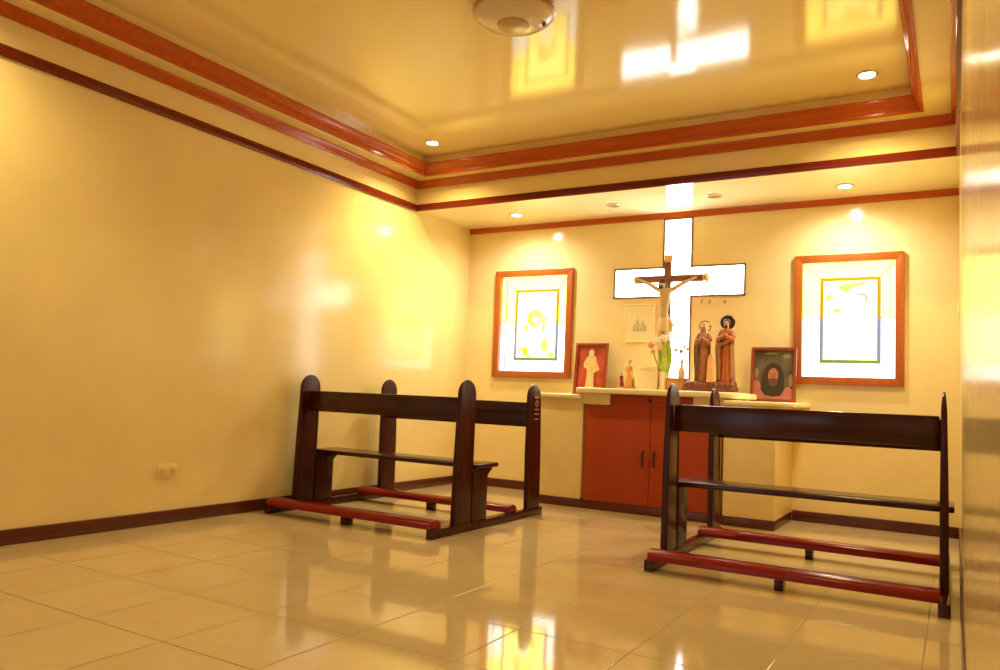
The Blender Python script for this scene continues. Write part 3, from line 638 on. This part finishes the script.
def leaf(bm, base, tip, w, bend):
    base, tip = Vector(base), Vector(tip); d = tip-base; sd = d.cross(Vector((0, 1, .2))).normalized(); nrm = sd.cross(d).normalized(); n = 10; L = []
    for i in range(n+1):
        u = i/n; ww = w*math.sin(PI*min(1, u*.93+.05))**.8; c = base + d*u + nrm*bend*math.sin(PI*u)
        L.append([bm.verts.new(c-sd*ww+nrm*ww*.25), bm.verts.new(c), bm.verts.new(c+sd*ww+nrm*ww*.25)])
    fs = []
    for A, B in zip(L, L[1:]): fs += [bm.faces.new((A[0], A[1], B[1], B[0])), bm.faces.new((A[1], A[2], B[2], B[1]))]
    bmesh.ops.recalc_face_normals(bm, faces=fs); bmesh.ops.solidify(bm, geom=fs, thickness=.002)
for i, (dx, dy, hh, w) in enumerate([(.0, -.03, .25, .036), (.045, -.02, .27, .030), (-.035, -.03, .20, .026), (.03, .01, .30, .026), (-.015, .02, .27, .026), (.055, .0, .20, .024), (.015, -.045, .18, .034), (-.05, .0, .17, .018)]):
    b = new(); leaf(b, (dx*.12, dy*.12, -.02), (dx+.012, dy, .06+hh), w, .012*(1 if i % 2 else -1)); obj('leaf', b, LEAF, t, 60)
def blossom(parent, c, r, m, stem_from):
    b = new(); tube(b, [stem_from, ((stem_from[0]+c[0])/2, (stem_from[1]+c[1])/2-.004, (stem_from[2]+c[2])/2), c], .0035, 8); s = obj('stem', b, STEM, parent)
    b = new()
    for k in range(7):
        a = 2*PI*k/7; ball(b, (c[0]+.55*r*math.cos(a), c[1]-.25*r, c[2]+.55*r*math.sin(a)), (.48*r, .38*r, .48*r), 10, 7)
    ball(b, (c[0], c[1]-.45*r, c[2]), .42*r, 10, 7); obj('blossom', b, m, s)
PINK = mat('petal_pink', (0.80, 0.38, 0.26), 0.5); WHITE = mat('petal_white', (0.92, 0.82, 0.66), 0.5); PEACH = mat('petal_peach', (0.85, 0.55, 0.36), 0.5)
for c, r, m in (((-.10, -.03, .285), .030, PINK), ((-.045, -.04, .315), .036, WHITE), ((.005, -.03, .335), .034, WHITE), ((-.075, -.05, .225), .022, PINK), ((.035, .0, .345), .026, WHITE), ((-.015, -.05, .265), .026, PEACH)):
    blossom(t, c, r, m, (0, 0, -.01))
t = thing('wooden_box', 'small orange brown box under the slim bud vase', 'box', (-1.995, 6.25, .992))
MB = wood('small_box_wood', (0.50, 0.22, 0.05), (0.62, 0.30, 0.08), 0.35, 'X', 4)
b = new(); box(b, -.085, .068, -.05, .05, 0, .092, .004); obj('body', b, MB, t)
b = new(); box(b, -.089, .072, -.054, .054, .090, .108, .005); obj('lid', b, MB, t)
b = new(); lathe(b, [(.001, 0), (.022, 0), (.024, .006), (.030, .03), (.028, .055), (.015, .085), (.012, .12), (.017, .135), (.013, .134), (.009, .12), (.001, .11)], 24)
tag(obj('bud_vase', b, mat('vase_rose_bloom', (0.85, 0.58, 0.42), 0.25), None, 40, (-1.968, 6.24, 1.100)), 'slim rose coloured bud vase on the small brown box', 'vase')  # rose lightened in the colour for the bloom of the white glass behind
t = thing('flower_sprig', 'sprig of small pinkish flowers in the slim bud vase', 'flowers', (-1.968, 6.24, 1.215))
for c, r, m in (((-.045, -.01, .115), .018, PEACH), ((.0, -.02, .105), .020, mat('petal_olive', (0.42, 0.38, 0.16), 0.5)), ((.05, -.01, .125), .016, PEACH), ((.02, .0, .14), .014, PINK)):
    blossom(t, c, r, m, (0, 0, .0))

# ------------------------------------------------------------------ outlet and switch
t = thing('wall_outlet', 'ivory double socket plate low on the plain left wall', 'outlet', (XL+.001, 3.22, .330))
b = new(); box(b, 0, .009, -.072, .072, -.045, .045, .003); obj('plate', b, M_PLATE, t)
for s in (-1, 1):
    b = new(); box(b, .006, .012, s*.034-.022, s*.034+.022, -.022, .022, .002); so = obj('socket', b, mat('socket_face', (0.70, 0.55, 0.25), 0.35), t)
    b = new(); box(b, .0115, .0128, s*.034-.010, s*.034-.006, -.010, .010); box(b, .0115, .0128, s*.034+.006, s*.034+.010, -.010, .010); obj('slots', b, mat('slot_brown', (0.40, 0.24, 0.09), 0.5), so, 0)
t = thing('light_switch', 'ivory light switch on the right wall near the altar', 'switch', (-.001, 5.98, 1.60))
b = new(); box(b, -.008, 0, -.035, .035, -.055, .055, .003); obj('plate', b, M_PLATE, t)
b = new(); box(b, -.014, -.006, -.014, .014, -.024, .024, .003); obj('rocker', b, M_SLAB, t)
